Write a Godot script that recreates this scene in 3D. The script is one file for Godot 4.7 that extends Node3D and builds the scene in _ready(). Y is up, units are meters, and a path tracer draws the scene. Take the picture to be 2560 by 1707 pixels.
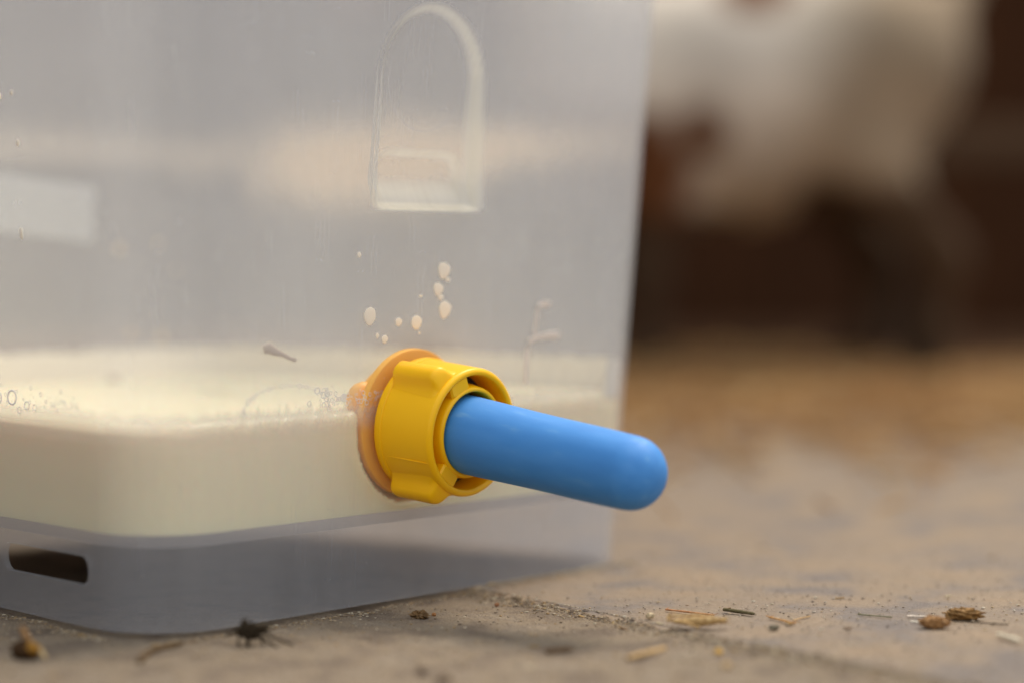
extends Node3D
# A translucent feeder bucket with a yellow cap and a blue teat, on a dusty concrete floor; a spotted young goat far out of focus behind it.

const BOX := Vector3(-0.1283, 0.0, -0.9483)      # middle of the bucket's foot
const TURN := 49.4                                # the bucket's long front looks down to the right of the camera
const DRAFT := 3.0
const TH := 0.0024                                # wall thickness
const RAD := 0.030
const RIM_Y := 0.300
const FLOOR_Y := 0.0300
const LEVEL := 0.0735

var rng := RandomNumberGenerator.new()
var wob := FastNoiseLite.new()
var names := {}
var bx: Transform3D


class MB:
	var v := PackedVector3Array()
	var t := PackedInt32Array()
	var uv := PackedVector2Array()
	var c := PackedColorArray()
	func pt(p: Vector3, u := Vector2.ZERO, col := Color.WHITE) -> int:
		v.append(p)
		uv.append(u)
		c.append(col)
		return v.size() - 1
	func tri(a: int, b: int, d: int) -> void:
		var n := (v[d] - v[a]).cross(v[b] - v[a])
		if n.length_squared() > 1e-26:
			t.append(a)
			t.append(b)
			t.append(d)
	func tri_to(a: int, b: int, d: int, out: Vector3) -> void:
		if (v[d] - v[a]).cross(v[b] - v[a]).dot(out) >= 0.0:
			tri(a, b, d)
		else:
			tri(a, d, b)
	func grid(nu: int, nv: int, f: Callable, cu := false, cv := false, skip = null) -> int:
		var base := v.size()
		for j in nv:
			for i in nu:
				pt(f.call(i, j), Vector2(float(i) / maxf(nu - 1, 1), float(j) / maxf(nv - 1, 1)))
		for j in (nv if cv else nv - 1):
			for i in (nu if cu else nu - 1):
				if skip != null and skip.call(i, j):
					continue
				var i2 := (i + 1) % nu
				var j2 := (j + 1) % nv
				var a := base + j * nu + i
				var b := base + j * nu + i2
				var d := base + j2 * nu + i2
				var e := base + j2 * nu + i
				tri(a, b, d)
				tri(a, d, e)
		return base
	func lathe(prof: Array, n := 64) -> void:      # round +Y; points (r, h)
		grid(n, prof.size(), func(i, j): var a: float = TAU * i / n; return Vector3(prof[j].x * cos(a), prof[j].y, prof[j].x * sin(a)), true, false)
	func tube(path: Array, rad: Array, n := 8, flat := 1.0) -> void:
		var m := path.size()
		var up := Vector3.UP
		grid(n, m + 2, func(i, j):
			var k: int = clampi(j - 1, 0, m - 1)
			var d: Vector3 = (path[mini(k + 1, m - 1)] - path[maxi(k - 1, 0)]).normalized()
			var s := d.cross(up if absf(d.y) < 0.9 else Vector3.RIGHT).normalized()
			var w := s.cross(d)
			var a: float = TAU * i / n
			var r: float = 0.0 if (j == 0 or j == m + 1) else rad[k]
			return path[k] + s * cos(a) * r + w * sin(a) * r * flat, true, false)
	func blob(at: Vector3, size: Vector3, noise: FastNoiseLite, rough := 0.2, freq := 3.0, n := 16, yaw := 0.0) -> void:
		var bas := Basis(Vector3.UP, yaw)
		grid(n, n / 2 + 1, func(i, j):
			var a: float = TAU * i / n
			var b: float = PI * j / (n / 2) - PI / 2
			var d := Vector3(cos(a) * cos(b), sin(b), sin(a) * cos(b))
			var k := 1.0 + rough * noise.get_noise_3dv(d * freq * 10.0 + at * 900.0)
			return at + bas * (d * size * k), true, false)
	func block(lo: Vector3, hi: Vector3, xf := Transform3D(), bev := 0.0) -> void:   # a box with chamfered long edges
		var m := (lo + hi) / 2
		var h := (hi - lo) / 2
		var rings := [[-1.0, 1], [-1.0, 0], [1.0, 0], [1.0, 1]]
		var b := minf(bev, minf(h.x, minf(h.y, h.z)) * 0.5)
		var prof := []
		for q in 4:
			var sx := [1, -1, -1, 1][q] as float
			var sz := [1, 1, -1, -1][q] as float
			var p1 := Vector2(sx * h.x, sz * (h.z - b))
			var p2 := Vector2(sx * (h.x - b), sz * h.z)
			if q % 2 == 0:
				prof.append_array([p1, p2])
			else:
				prof.append_array([p2, p1])
		var rows := []
		for r in [[-h.y, b, 1], [-h.y + b, 0.0, 0], [h.y - b, 0.0, 0], [h.y, b, 1]]:
			rows.append(r)
		var all := []
		all.append([-h.y, 9.0])
		for r in rows:
			all.append([r[0], r[1]])
		all.append([h.y, 9.0])
		for j in all.size() - 1:           # every strip with vertices of its own: flat faces
			for i in 8:
				var ids := []
				for q in [[i, j], [(i + 1) % 8, j], [(i + 1) % 8, j + 1], [i, j + 1]]:
					var p: Vector2 = prof[q[0]]
					var k: float = all[q[1]][1]
					var x := 0.0 if k > 1.0 else p.x - signf(p.x) * k
					var z := 0.0 if k > 1.0 else p.y - signf(p.y) * k
					ids.append(pt(xf * (m + Vector3(x, all[q[1]][0], z)), Vector2(p.x + p.y, all[q[1]][0])))
				tri(ids[0], ids[1], ids[2])
				tri(ids[0], ids[2], ids[3])
	func done(orient := true, colored := false) -> ArrayMesh:
		if orient:
			var mid := Vector3.ZERO
			for p in v:
				mid += p
			mid /= maxi(v.size(), 1)
			var vol := 0.0
			for k in range(0, t.size(), 3):
				var a := v[t[k]] - mid
				vol += a.dot((v[t[k + 2]] - mid).cross(v[t[k + 1]] - mid))
			if vol < 0.0:
				for k in range(0, t.size(), 3):
					var s := t[k + 1]
					t[k + 1] = t[k + 2]
					t[k + 2] = s
		var n := PackedVector3Array()
		n.resize(v.size())
		for k in range(0, t.size(), 3):
			var f := (v[t[k + 2]] - v[t[k]]).cross(v[t[k + 1]] - v[t[k]])
			n[t[k]] += f
			n[t[k + 1]] += f
			n[t[k + 2]] += f
		for k in n.size():
			n[k] = n[k].normalized() if n[k].length_squared() > 0.0 else Vector3.UP
		var arr := []
		arr.resize(Mesh.ARRAY_MAX)
		arr[Mesh.ARRAY_VERTEX] = v
		arr[Mesh.ARRAY_NORMAL] = n
		arr[Mesh.ARRAY_TEX_UV] = uv
		arr[Mesh.ARRAY_INDEX] = t
		if colored:
			arr[Mesh.ARRAY_COLOR] = c
		var m := ArrayMesh.new()
		m.add_surface_from_arrays(Mesh.PRIMITIVE_TRIANGLES, arr)
		return m


# ---------- naming and tagging
func numbered(s: String) -> String:
	if not names.has(s):
		names[s] = 0
		return s
	names[s] += 1
	return "%s_%03d" % [s, names[s]]

func obj(called: String, mesh: Mesh, m: Material, parent: Node = self, at := Transform3D()) -> MeshInstance3D:
	var o := MeshInstance3D.new()
	o.name = numbered(called) if parent == self else called
	o.mesh = mesh
	o.material_override = m
	o.transform = at
	parent.add_child(o, true)
	return o

func tag(o: Node, label: String, category: String, group := "") -> Node:
	o.set_meta("label", label)
	o.set_meta("category", category)
	if group:
		o.set_meta("group", group)
	return o

func thing(called: String, label: String, category: String, at := Transform3D(), group := "") -> Node3D:
	var o := Node3D.new()
	o.name = numbered(called)
	add_child(o)
	o.transform = at
	tag(o, label, category, group)
	return o

func struct(called: String, mesh: Mesh, m: Material, kind := "structure") -> MeshInstance3D:
	var o := obj(called, mesh, m)
	o.set_meta("kind", kind)
	return o

func srgb(r: float, g: float, b: float, a := 1.0) -> Color:
	return Color(r / 255.0, g / 255.0, b / 255.0, a)

func mat(col: Color, rough := 0.8, spec := 0.5) -> StandardMaterial3D:
	var m := StandardMaterial3D.new()
	m.albedo_color = col
	m.roughness = rough
	m.metallic_specular = spec
	return m

func noise_tex(freq: float, ramp: Array, oct := 5, seed_ := 1, size := 512, type := FastNoiseLite.TYPE_SIMPLEX_SMOOTH) -> NoiseTexture2D:
	var n := FastNoiseLite.new()
	n.noise_type = type
	n.frequency = freq
	n.fractal_octaves = oct
	n.seed = seed_
	var t := NoiseTexture2D.new()
	t.width = size
	t.height = size
	t.seamless = true
	t.noise = n
	if ramp.size():
		var g := Gradient.new()
		var off := PackedFloat32Array()
		var cols := PackedColorArray()
		for r in ramp:
			off.append(r[0])
			cols.append(r[1])
		g.offsets = off
		g.colors = cols
		t.color_ramp = g
	return t


# ---------- the bucket's outline: four walls with a draft, rounded corners. seg 0 front, 1 right, 2 back, 3 left
func lines(y: float, inset: float) -> Array:
	var e := y * tan(deg_to_rad(DRAFT)) - inset
	var k := tan(deg_to_rad(7.4))
	var pts := [Vector2(-0.14, 0.125), Vector2(0.14, 0.125), Vector2(0.14 - 0.25 * k, -0.125), Vector2(-0.14 + 0.25 * k, -0.125)]
	var ns := []
	var ds := []
	for j in 4:
		var d: Vector2 = (pts[(j + 1) % 4] - pts[j]).normalized()
		var n := Vector2(-d.y, d.x)
		if n.dot(pts[j]) < 0.0:
			n = -n
		ns.append(n)
		ds.append(n.dot(pts[j]) + e)
	return [ns, ds]

func outline(y: float, inset: float) -> Array:      # [start, end] of each wall's straight run and [centre, radius, from, to] of the corner after it
	var l := lines(y, inset)
	var ns: Array = l[0]
	var ds: Array = l[1]
	var cor := []
	for j in 4:                                        # corner between wall j and wall j + 1
		var a: Vector2 = ns[j]
		var b: Vector2 = ns[(j + 1) % 4]
		var r := RAD - inset
		var det := a.cross(b)
		var da: float = ds[j] - r
		var db: float = ds[(j + 1) % 4] - r
		cor.append([Vector2((da * b.y - db * a.y) / det, (a.x * db - b.x * da) / det), r, a, b])
	var runs := []
	for j in 4:
		var before: Array = cor[(j + 3) % 4]
		var after: Array = cor[j]
		runs.append([before[0] + ns[j] * before[1], after[0] + ns[j] * after[1]])
	return [runs, cor, ns]

func pocket(x: float, y: float) -> float:            # depth of the moulded hook pocket in the front wall
	var cx := -0.0055
	var d: float
	if y > 0.198:
		d = (1.0 - Vector2((x - cx) / 0.0294, (y - 0.198) / 0.0301).length()) * 0.0296
	else:
		d = 0.0294 + 0.0008 * smoothstep(0.19, 0.15, y) - absf(x - cx)
	var edge := smoothstep(0.0, 0.0042, d)
	var low := smoothstep(0.1492, 0.1512, y) * 0.45 + smoothstep(0.1500, 0.1620, y) * 0.55
	var h := lerpf(0.0075, 0.0024, clampf((y - 0.150) / 0.078, 0.0, 1.0))
	var dep := h * edge * low
	var q := Vector2(absf(x - cx), maxf(y - 0.1500, 0.0)) - Vector2(0.0248 - 0.009, 0.0225 - 0.009)     # a deeper hollow with rounded shoulders at its foot
	var dw := 0.009 - Vector2(maxf(q.x, 0.0), maxf(q.y, 0.0)).length() - minf(maxf(q.x, q.y), 0.0)
	dep += 0.0026 * smoothstep(0.0, 0.0035, dw) * low * edge
	return dep

func wall_at(o: Array, seg: int, u: float, y: float, dent := true) -> Vector3:
	var a: Vector2 = o[0][seg][0]
	var b: Vector2 = o[0][seg][1]
	var p := a.lerp(b, u)
	if seg == 0 and dent:
		var d := pocket(p.x, y)
		return Vector3(p.x, y, p.y - d)
	return Vector3(p.x, y, p.y)

func corner_at(o: Array, seg: int, u: float, y: float) -> Vector3:
	var k: Array = o[1][seg]
	var a: Vector2 = k[2]
	var n := a.rotated(a.angle_to(k[3]) * u)
	var p: Vector2 = k[0] + n * k[1]
	return Vector3(p.x, y, p.y)

func columns(front := 150, others := 24) -> Array:   # [seg, u, is corner]
	var cols := []
	for j in 4:
		if j == 3:
			for u in [0.0, 0.12, 0.24, 0.36, 0.48, 0.58, SLOT_A, SLOT_B]:
				cols.append([j, u, false])
		else:
			var n := front if j == 0 else others
			for i in n:
				cols.append([j, float(i) / n, false])
		for i in 10:
			cols.append([j, float(i) / 10, true])
	return cols

const SLOT_A := 0.655
const SLOT_B := 0.998

func ring_pt(o: Array, k: Array, y: float, dent := true) -> Vector3:
	return corner_at(o, k[0], k[1], y) if k[2] else wall_at(o, k[0], k[1], y, dent)

func shell() -> ArrayMesh:
	var b := MB.new()
	var cols := columns()
	var ys := [0.0, 0.0006, 0.0305]
	var y := 0.036
	while y < 0.146:
		ys.append(y)
		y += 0.004
	y = 0.147
	while y < 0.232:
		ys.append(y)
		y += 0.0011
	while y < RIM_Y - 0.003:
		ys.append(y)
		y += 0.008
	ys.append(RIM_Y)
	var rows := []                                      # [y, inset, shift outwards]
	for q in ys:
		rows.append([q, 0.0])
	rows.append([RIM_Y - 0.0006, -0.0055])               # the rolled rim
	rows.append([RIM_Y + 0.0020, -0.0065])
	rows.append([RIM_Y + 0.0040, -0.0050])
	rows.append([RIM_Y + 0.0046, 0.0])
	rows.append([RIM_Y + 0.0036, TH])
	ys.reverse()
	for q in ys:
		rows.append([q, TH])
	rows.append([0.0, TH * 0.5])
	var outs := []
	for r in rows:
		outs.append(outline(r[0], r[1]))
	var slot_i := -1
	for i in cols.size():
		if cols[i][0] == 3 and not cols[i][2] and cols[i][1] == SLOT_A:
			slot_i = i
	var nr := rows.size()
	var base := b.grid(cols.size(), nr, func(i, j): return ring_pt(outs[j], cols[i], rows[j][0]), true, true, func(i, j):
		if i != slot_i:
			return false
		var j2: int = (j + 1) % nr
		return rows[j][0] <= 0.0306 and rows[j2][0] <= 0.0306 and absf(rows[j][1] - rows[j2][1]) < 1e-6)
	for k in b.v.size():                                 # lengthwise and height, in tenths of a metre, for the haze
		var i := k % cols.size()
		b.uv[k] = Vector2(float(i) / cols.size() * 4.0 if cols[i][0] != 0 else float(i) / 150.0 * 2.0, b.v[k].y / 0.15)
	for k in b.v.size():                                 # milkier where the moulding slopes, its warm highlights put into colour and alpha
		var p := b.v[k]
		var slope := 0.0
		if p.z > 0.11 and p.y > 0.14 and p.y < 0.235 and absf(p.x + 0.0055) < 0.034:
			slope = (Vector2(pocket(p.x + 0.0008, p.y) - pocket(p.x - 0.0008, p.y), pocket(p.x, p.y + 0.0008) - pocket(p.x, p.y - 0.0008)) / 0.0016).length()
		var near := lerpf(0.42, 1.0, smoothstep(0.029, 0.040, Vector2(p.x + 0.0082, p.y - 0.0677).length())) if p.z > 0.11 and p.y < 0.12 else 1.0   # clear where the nut is pressed against it
		b.c[k] = Color(1, 1.0 - 0.03 * minf(slope, 1.0), 1.0 - 0.14 * minf(slope, 1.0), clampf(0.5 + 0.42 * slope + (0.3 * (1.0 - smoothstep(0.152, 0.165, p.y)) * smoothstep(0.1485, 0.1505, p.y) if slope > 0.02 else 0.0), 0.0, 1.0) * near)
	b.c.resize(b.v.size())
	# the wall round the hand slot
	var nl: Vector2 = outs[0][2][3]
	var out3 := Vector3(nl.x, 0, nl.y)
	var um := (SLOT_A + SLOT_B) / 2
	var lip := []
	for side in [0.0, TH]:
		var ring_in := []
		var ring_out := []
		var n := 48
		for i in n:
			var a := TAU * i / n
			# a rounded oblong in millimetres along the wall and up it
			var d := Vector2(cos(a), sin(a))
			var hx := 0.0298
			var hy := 0.0052
			var r := 0.0046
			var p := Vector2(signf(d.x) * (hx - r), signf(d.y) * (hy - r)) + d * r
			if absf(d.x) < 1e-4:
				p.x = 0.0
			if absf(d.y) < 1e-4:
				p.y = 0.0
			var run: float = (outs[0][0][3][1] - outs[0][0][3][0]).length()
			var u := um + p.x / run
			var yy := 0.0202 + p.y
			var oo := outline(yy, side)
			ring_in.append(b.pt(wall_at(oo, 3, u, yy), Vector2(3.2, yy / 0.15), Color(1, 1, 1, 0.5)))
			var q := d * minf(1.0 / maxf(absf(d.x), 1e-4), 1.0 / maxf(absf(d.y), 1e-4))
			var u2 := um + q.x * (SLOT_B - SLOT_A) / 2
			var y2 := 0.01525 + q.y * 0.01525
			var o2 := outline(y2, side)
			ring_out.append(b.pt(wall_at(o2, 3, u2, y2), Vector2(3.2, y2 / 0.15), Color(1, 1, 1, 0.5)))
		for c4 in [[-1, -1], [1, -1], [1, 1], [-1, 1]]:
			pass
		for i in n:
			var i2 := (i + 1) % n
			var w := out3 if side == 0.0 else -out3
			b.tri_to(ring_in[i], ring_out[i], ring_out[i2], w)
			b.tri_to(ring_in[i], ring_out[i2], ring_in[i2], w)
		lip.append(ring_in)
	for i in 48:
		var i2 := (i + 1) % 48
		var ids := []
		for q in [lip[0][i], lip[0][i2], lip[1][i2], lip[1][i]]:
			ids.append(b.pt(b.v[q], Vector2(3.2, 0.1), Color(1, 1, 1, 0.55)))
		var mid := (b.v[lip[0][0]] + b.v[lip[0][24]]) / 2
		var w := mid - b.v[ids[0]]
		b.tri_to(ids[0], ids[1], ids[2], w)
		b.tri_to(ids[0], ids[2], ids[3], w)
	return b.done(false, true)

func filled(y0: float, y1: float, inset: float, dent := false, rise := 0.0) -> ArrayMesh:     # a body that fills the bucket between two heights
	var b := MB.new()
	var cols := columns(160 if rise > 0.0 else 40, 20)
	var rows := [[y0, 0.0], [y0, 1.0], [y0, 1.0]]
	var ups := 22 if rise > 0.0 else 2
	for k in range(1, ups):
		rows.append([lerpf(y0, y1 - rise * 5.0, float(k) / ups), 1.0])
	var soft := rows.size()                              # from here the edge bends in
	rows += [[y1 - rise * 5.0, 1.0], [y1 - rise * 3.3, 0.9985], [y1 - rise * 1.8, 0.994], [y1 - rise * 0.8, 0.986], [y1 - rise * 0.2, 0.972], [y1, 0.945], [y1, 0.6], [y1, 0.0]]
	var outs := []
	for r in rows:
		outs.append(outline(r[0], inset))
	b.grid(cols.size(), rows.size(), func(i, j):
		var p := ring_pt(outs[j], cols[i], rows[j][0], dent)
		var lift: float = (0.0009 * wob.get_noise_2d(p.x * 900.0, p.z * 900.0) + 0.0005 * wob.get_noise_2d(p.x * 3000.0, p.z * 3000.0)) if rise > 0.0 and (j > soft and j < soft + 4) else 0.0
		var nutr := Vector2(p.x + 0.0082, p.y - 0.0677).length()
		var back := 0.0068 * (1.0 - smoothstep(0.0287, 0.0305, nutr)) if rise > 0.0 and p.z > 0.11 else 0.0   # the milk stands round the nut
		return Vector3(p.x * rows[j][1], p.y + lift, p.z * rows[j][1] - back), true, false)
	return b.done()

func film(segs: Array, y0: float, f: Callable, inset: float, thick := 0.0003) -> ArrayMesh:   # a thin skin of dried milk along the walls
	var b := MB.new()
	var cols := []
	var all := columns(90, 60)
	for q in segs:
		for c in all:
			if q == [c[0], c[2]]:
				cols.append(c)
	var rows := 4
	b.grid(cols.size(), rows * 2, func(i, j):
		var jj: int = j if j < rows else rows * 2 - 1 - j
		var t := float(jj) / (rows - 1)
		var top: float = f.call(float(i))
		var yy := lerpf(y0, top, t)
		return ring_pt(outline(yy, inset + (0.0 if j < rows else thick * (1.0 - t * 0.7))), cols[i], yy, false), false, true)
	return b.done()

func band() -> ArrayMesh:                             # warm glow painted as a cream skin, strongest in the middle of its height
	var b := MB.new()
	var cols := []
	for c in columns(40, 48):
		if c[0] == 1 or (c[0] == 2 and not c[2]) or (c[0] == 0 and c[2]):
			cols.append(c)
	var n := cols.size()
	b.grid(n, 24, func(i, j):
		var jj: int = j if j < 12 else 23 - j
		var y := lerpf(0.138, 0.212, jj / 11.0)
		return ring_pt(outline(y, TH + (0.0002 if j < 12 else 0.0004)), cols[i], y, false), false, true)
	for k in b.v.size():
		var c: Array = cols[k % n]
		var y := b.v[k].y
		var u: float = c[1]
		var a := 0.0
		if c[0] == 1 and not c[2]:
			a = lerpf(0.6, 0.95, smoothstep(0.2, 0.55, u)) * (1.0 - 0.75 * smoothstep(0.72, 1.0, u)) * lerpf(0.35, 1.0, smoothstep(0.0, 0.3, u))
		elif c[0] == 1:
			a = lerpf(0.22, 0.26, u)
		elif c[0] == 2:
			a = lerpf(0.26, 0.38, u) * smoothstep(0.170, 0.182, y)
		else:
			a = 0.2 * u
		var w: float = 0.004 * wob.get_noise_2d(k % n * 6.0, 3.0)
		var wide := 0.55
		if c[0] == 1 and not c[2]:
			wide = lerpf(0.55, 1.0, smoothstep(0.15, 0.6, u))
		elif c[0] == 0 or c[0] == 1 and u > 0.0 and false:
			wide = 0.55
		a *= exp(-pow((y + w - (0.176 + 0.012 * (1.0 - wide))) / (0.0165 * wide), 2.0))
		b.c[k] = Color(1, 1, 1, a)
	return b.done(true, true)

# a point on the front wall: x along it, y up, off outwards
func on_front(x: float, y: float, off := 0.0) -> Vector3:
	var t := deg_to_rad(DRAFT)
	return Vector3(x, y - off * sin(t), 0.125 + y * tan(t) + off * cos(t) - pocket(x, y))


func on_left(s: float, y: float, off := 0.0) -> Vector3:      # s from the near corner backwards along the left wall
	var d := Vector2(0.1289, -0.9917)
	var n := Vector2(-0.9917, -0.1289)
	var p := Vector2(-0.14, 0.125) + d * s + n * (y * tan(deg_to_rad(DRAFT)) + off)
	return Vector3(p.x, y, p.y)

# ---------- smooth bodies: tapered capsules joined by a smooth minimum, meshed as surface nets
func body(bones: Array, cell: float, blend: float, paint: Callable) -> ArrayMesh:
	var lo := Vector3(9, 9, 9)
	var hi := -lo
	for q in bones:
		for e in 2:
			var r: Vector3 = Vector3.ONE * (q[2 + e] + blend + cell * 2)
			lo = lo.min(q[e] - r)
			hi = hi.max(q[e] + r)
	var n := Vector3i(((hi - lo) / cell).ceil()) + Vector3i.ONE
	var f := PackedFloat32Array()
	f.resize(n.x * n.y * n.z)
	f.fill(1.0)
	for q in bones:
		var a: Vector3 = q[0]
		var d: Vector3 = q[1] - a
		var len2 := maxf(d.length_squared(), 1e-9)
		var rm := maxf(q[2], q[3]) + blend * 2 + cell * 2
		var s := Vector3i(((a.min(q[1]) - Vector3.ONE * rm - lo) / cell).floor()).clampi(0, 9999)
		var e := Vector3i(((a.max(q[1]) + Vector3.ONE * rm - lo) / cell).ceil()).min(n - Vector3i.ONE)
		for z in range(s.z, e.z + 1):
			for y in range(s.y, e.y + 1):
				for x in range(s.x, e.x + 1):
					var p := lo + Vector3(x, y, z) * cell
					var h := clampf((p - a).dot(d) / len2, 0.0, 1.0)
					var dist: float = (p - a - d * h).length() - lerpf(q[2], q[3], h)
					var k := (z * n.y + y) * n.x + x
					var g := f[k]
					var m := maxf(blend - absf(g - dist), 0.0) / blend
					f[k] = minf(g, dist) - m * m * blend * 0.25
	var b := MB.new()
	var ids := {}
	var off := [0, 1, n.x, n.x + 1, n.x * n.y, n.x * n.y + 1, n.x * n.y + n.x, n.x * n.y + n.x + 1]
	for z in n.z - 1:
		for y in n.y - 1:
			for x in n.x - 1:
				var k := (z * n.y + y) * n.x + x
				var inside := 0
				for o in off:
					inside += 1 if f[k + o] < 0.0 else 0
				if inside == 0 or inside == 8:
					continue
				var sum := Vector3.ZERO
				var cnt := 0
				for e in [[0, 1], [2, 3], [4, 5], [6, 7], [0, 2], [1, 3], [4, 6], [5, 7], [0, 4], [1, 5], [2, 6], [3, 7]]:
					var fa := f[k + off[e[0]]]
					var fb := f[k + off[e[1]]]
					if (fa < 0.0) != (fb < 0.0):
						var t := fa / (fa - fb)
						var pa := Vector3(e[0] & 1, (e[0] >> 1) & 1, e[0] >> 2)
						var pb := Vector3(e[1] & 1, (e[1] >> 1) & 1, e[1] >> 2)
						sum += pa.lerp(pb, t)
						cnt += 1
				var p := lo + (Vector3(x, y, z) + sum / cnt) * cell
				ids[k] = b.pt(p, Vector2.ZERO, paint.call(p))
	for z in range(1, n.z - 1):
		for y in range(1, n.y - 1):
			for x in range(1, n.x - 1):
				var k := (z * n.y + y) * n.x + x
				for ax in 3:
					var st: int = [1, n.x, n.x * n.y][ax]
					var s1: int = [n.x, n.x * n.y, 1][ax]
					var s2: int = [n.x * n.y, 1, n.x][ax]
					if (f[k] < 0.0) == (f[k + st] < 0.0):
						continue
					var q := [ids[k], ids[k - s1], ids[k - s1 - s2], ids[k - s2]]
					if f[k] < 0.0:
						q.reverse()
					b.tri(q[0], q[1], q[2])
					b.tri(q[0], q[2], q[3])
	return b.done(true, true)


func _ready() -> void:
	rng.seed = 7
	wob.seed = 3
	wob.frequency = 0.1
	# ----- camera, sky, sun, exposure
	var cam := Camera3D.new()
	cam.name = "camera"
	cam.position = Vector3(0, 0.13, 0)
	cam.rotation.x = -atan(203.0 / 5600.0)
	cam.near = 0.02
	cam.far = 60.0
	var lens := CameraAttributesPhysical.new()
	lens.frustum_focus_distance = 0.833
	lens.frustum_focal_length = 78.74
	lens.frustum_near = 0.02
	lens.frustum_far = 60.0
	lens.exposure_aperture = 2.5
	cam.attributes = lens
	add_child(cam)
	cam.current = true
	print("fov ", cam.fov)
	var env := Environment.new()
	var sky_mat := ProceduralSkyMaterial.new()
	sky_mat.sky_top_color = Color(0.93, 0.965, 1.0)
	sky_mat.sky_horizon_color = Color(0.62, 0.62, 0.63)
	sky_mat.sky_curve = 0.6
	sky_mat.ground_bottom_color = Color(0.25, 0.2, 0.16)
	sky_mat.ground_horizon_color = Color(0.45, 0.42, 0.4)
	sky_mat.sun_angle_max = 1.0
	var sky := Sky.new()
	sky.sky_material = sky_mat
	env.background_mode = Environment.BG_SKY
	env.sky = sky
	env.background_energy_multiplier = 0.8
	env.tonemap_mode = Environment.TONE_MAPPER_LINEAR
	env.tonemap_exposure = 2.1
	env.sdfgi_enabled = true
	env.ssao_enabled = true
	env.ssil_enabled = true
	var we := WorldEnvironment.new()
	we.name = "environment"
	we.environment = env
	add_child(we)
	var sun := DirectionalLight3D.new()
	sun.name = "sun"
	sun.light_energy = 0.5
	sun.light_angular_distance = 20.0
	sun.light_color = Color(1.0, 0.96, 0.9)
	sun.shadow_enabled = true
	sun.look_at_from_position(Vector3(1.2, 3.0, -1.5), Vector3.ZERO)
	add_child(sun)
	bx = Transform3D(Basis(Vector3.UP, deg_to_rad(TURN)), BOX)
	build_ground()
	build_backdrop()
	build_bucket()
	build_drops()
	build_debris()


# ---------- ground
func ladder(marks: Array) -> Array:                    # [[from, to, step], ...]
	var a := []
	for m in marks:
		var x: float = m[0]
		while x < m[1] - 1e-6:
			a.append(x)
			x += m[2]
	a.append(marks[-1][1])
	return a

func floor_y(x: float, z: float) -> float:
	var swept := 0.0021 * exp(-absf(edge_side(x, z)) / 0.008) * (0.75 + 0.7 * wob.get_noise_2d(x * 500.0 + 9.0, z * 500.0))   # dirt swept against the slab
	return -0.0022 + swept + 0.0008 * wob.get_noise_2d(x * 260.0, z * 260.0) + 0.0007 * wob.get_noise_2d(x * 1300.0 + 50.0, z * 1300.0)

const EDGE_P := Vector2(-0.0103, -0.8794)
const EDGE_D := Vector2(0.6076, 0.7943)

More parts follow.
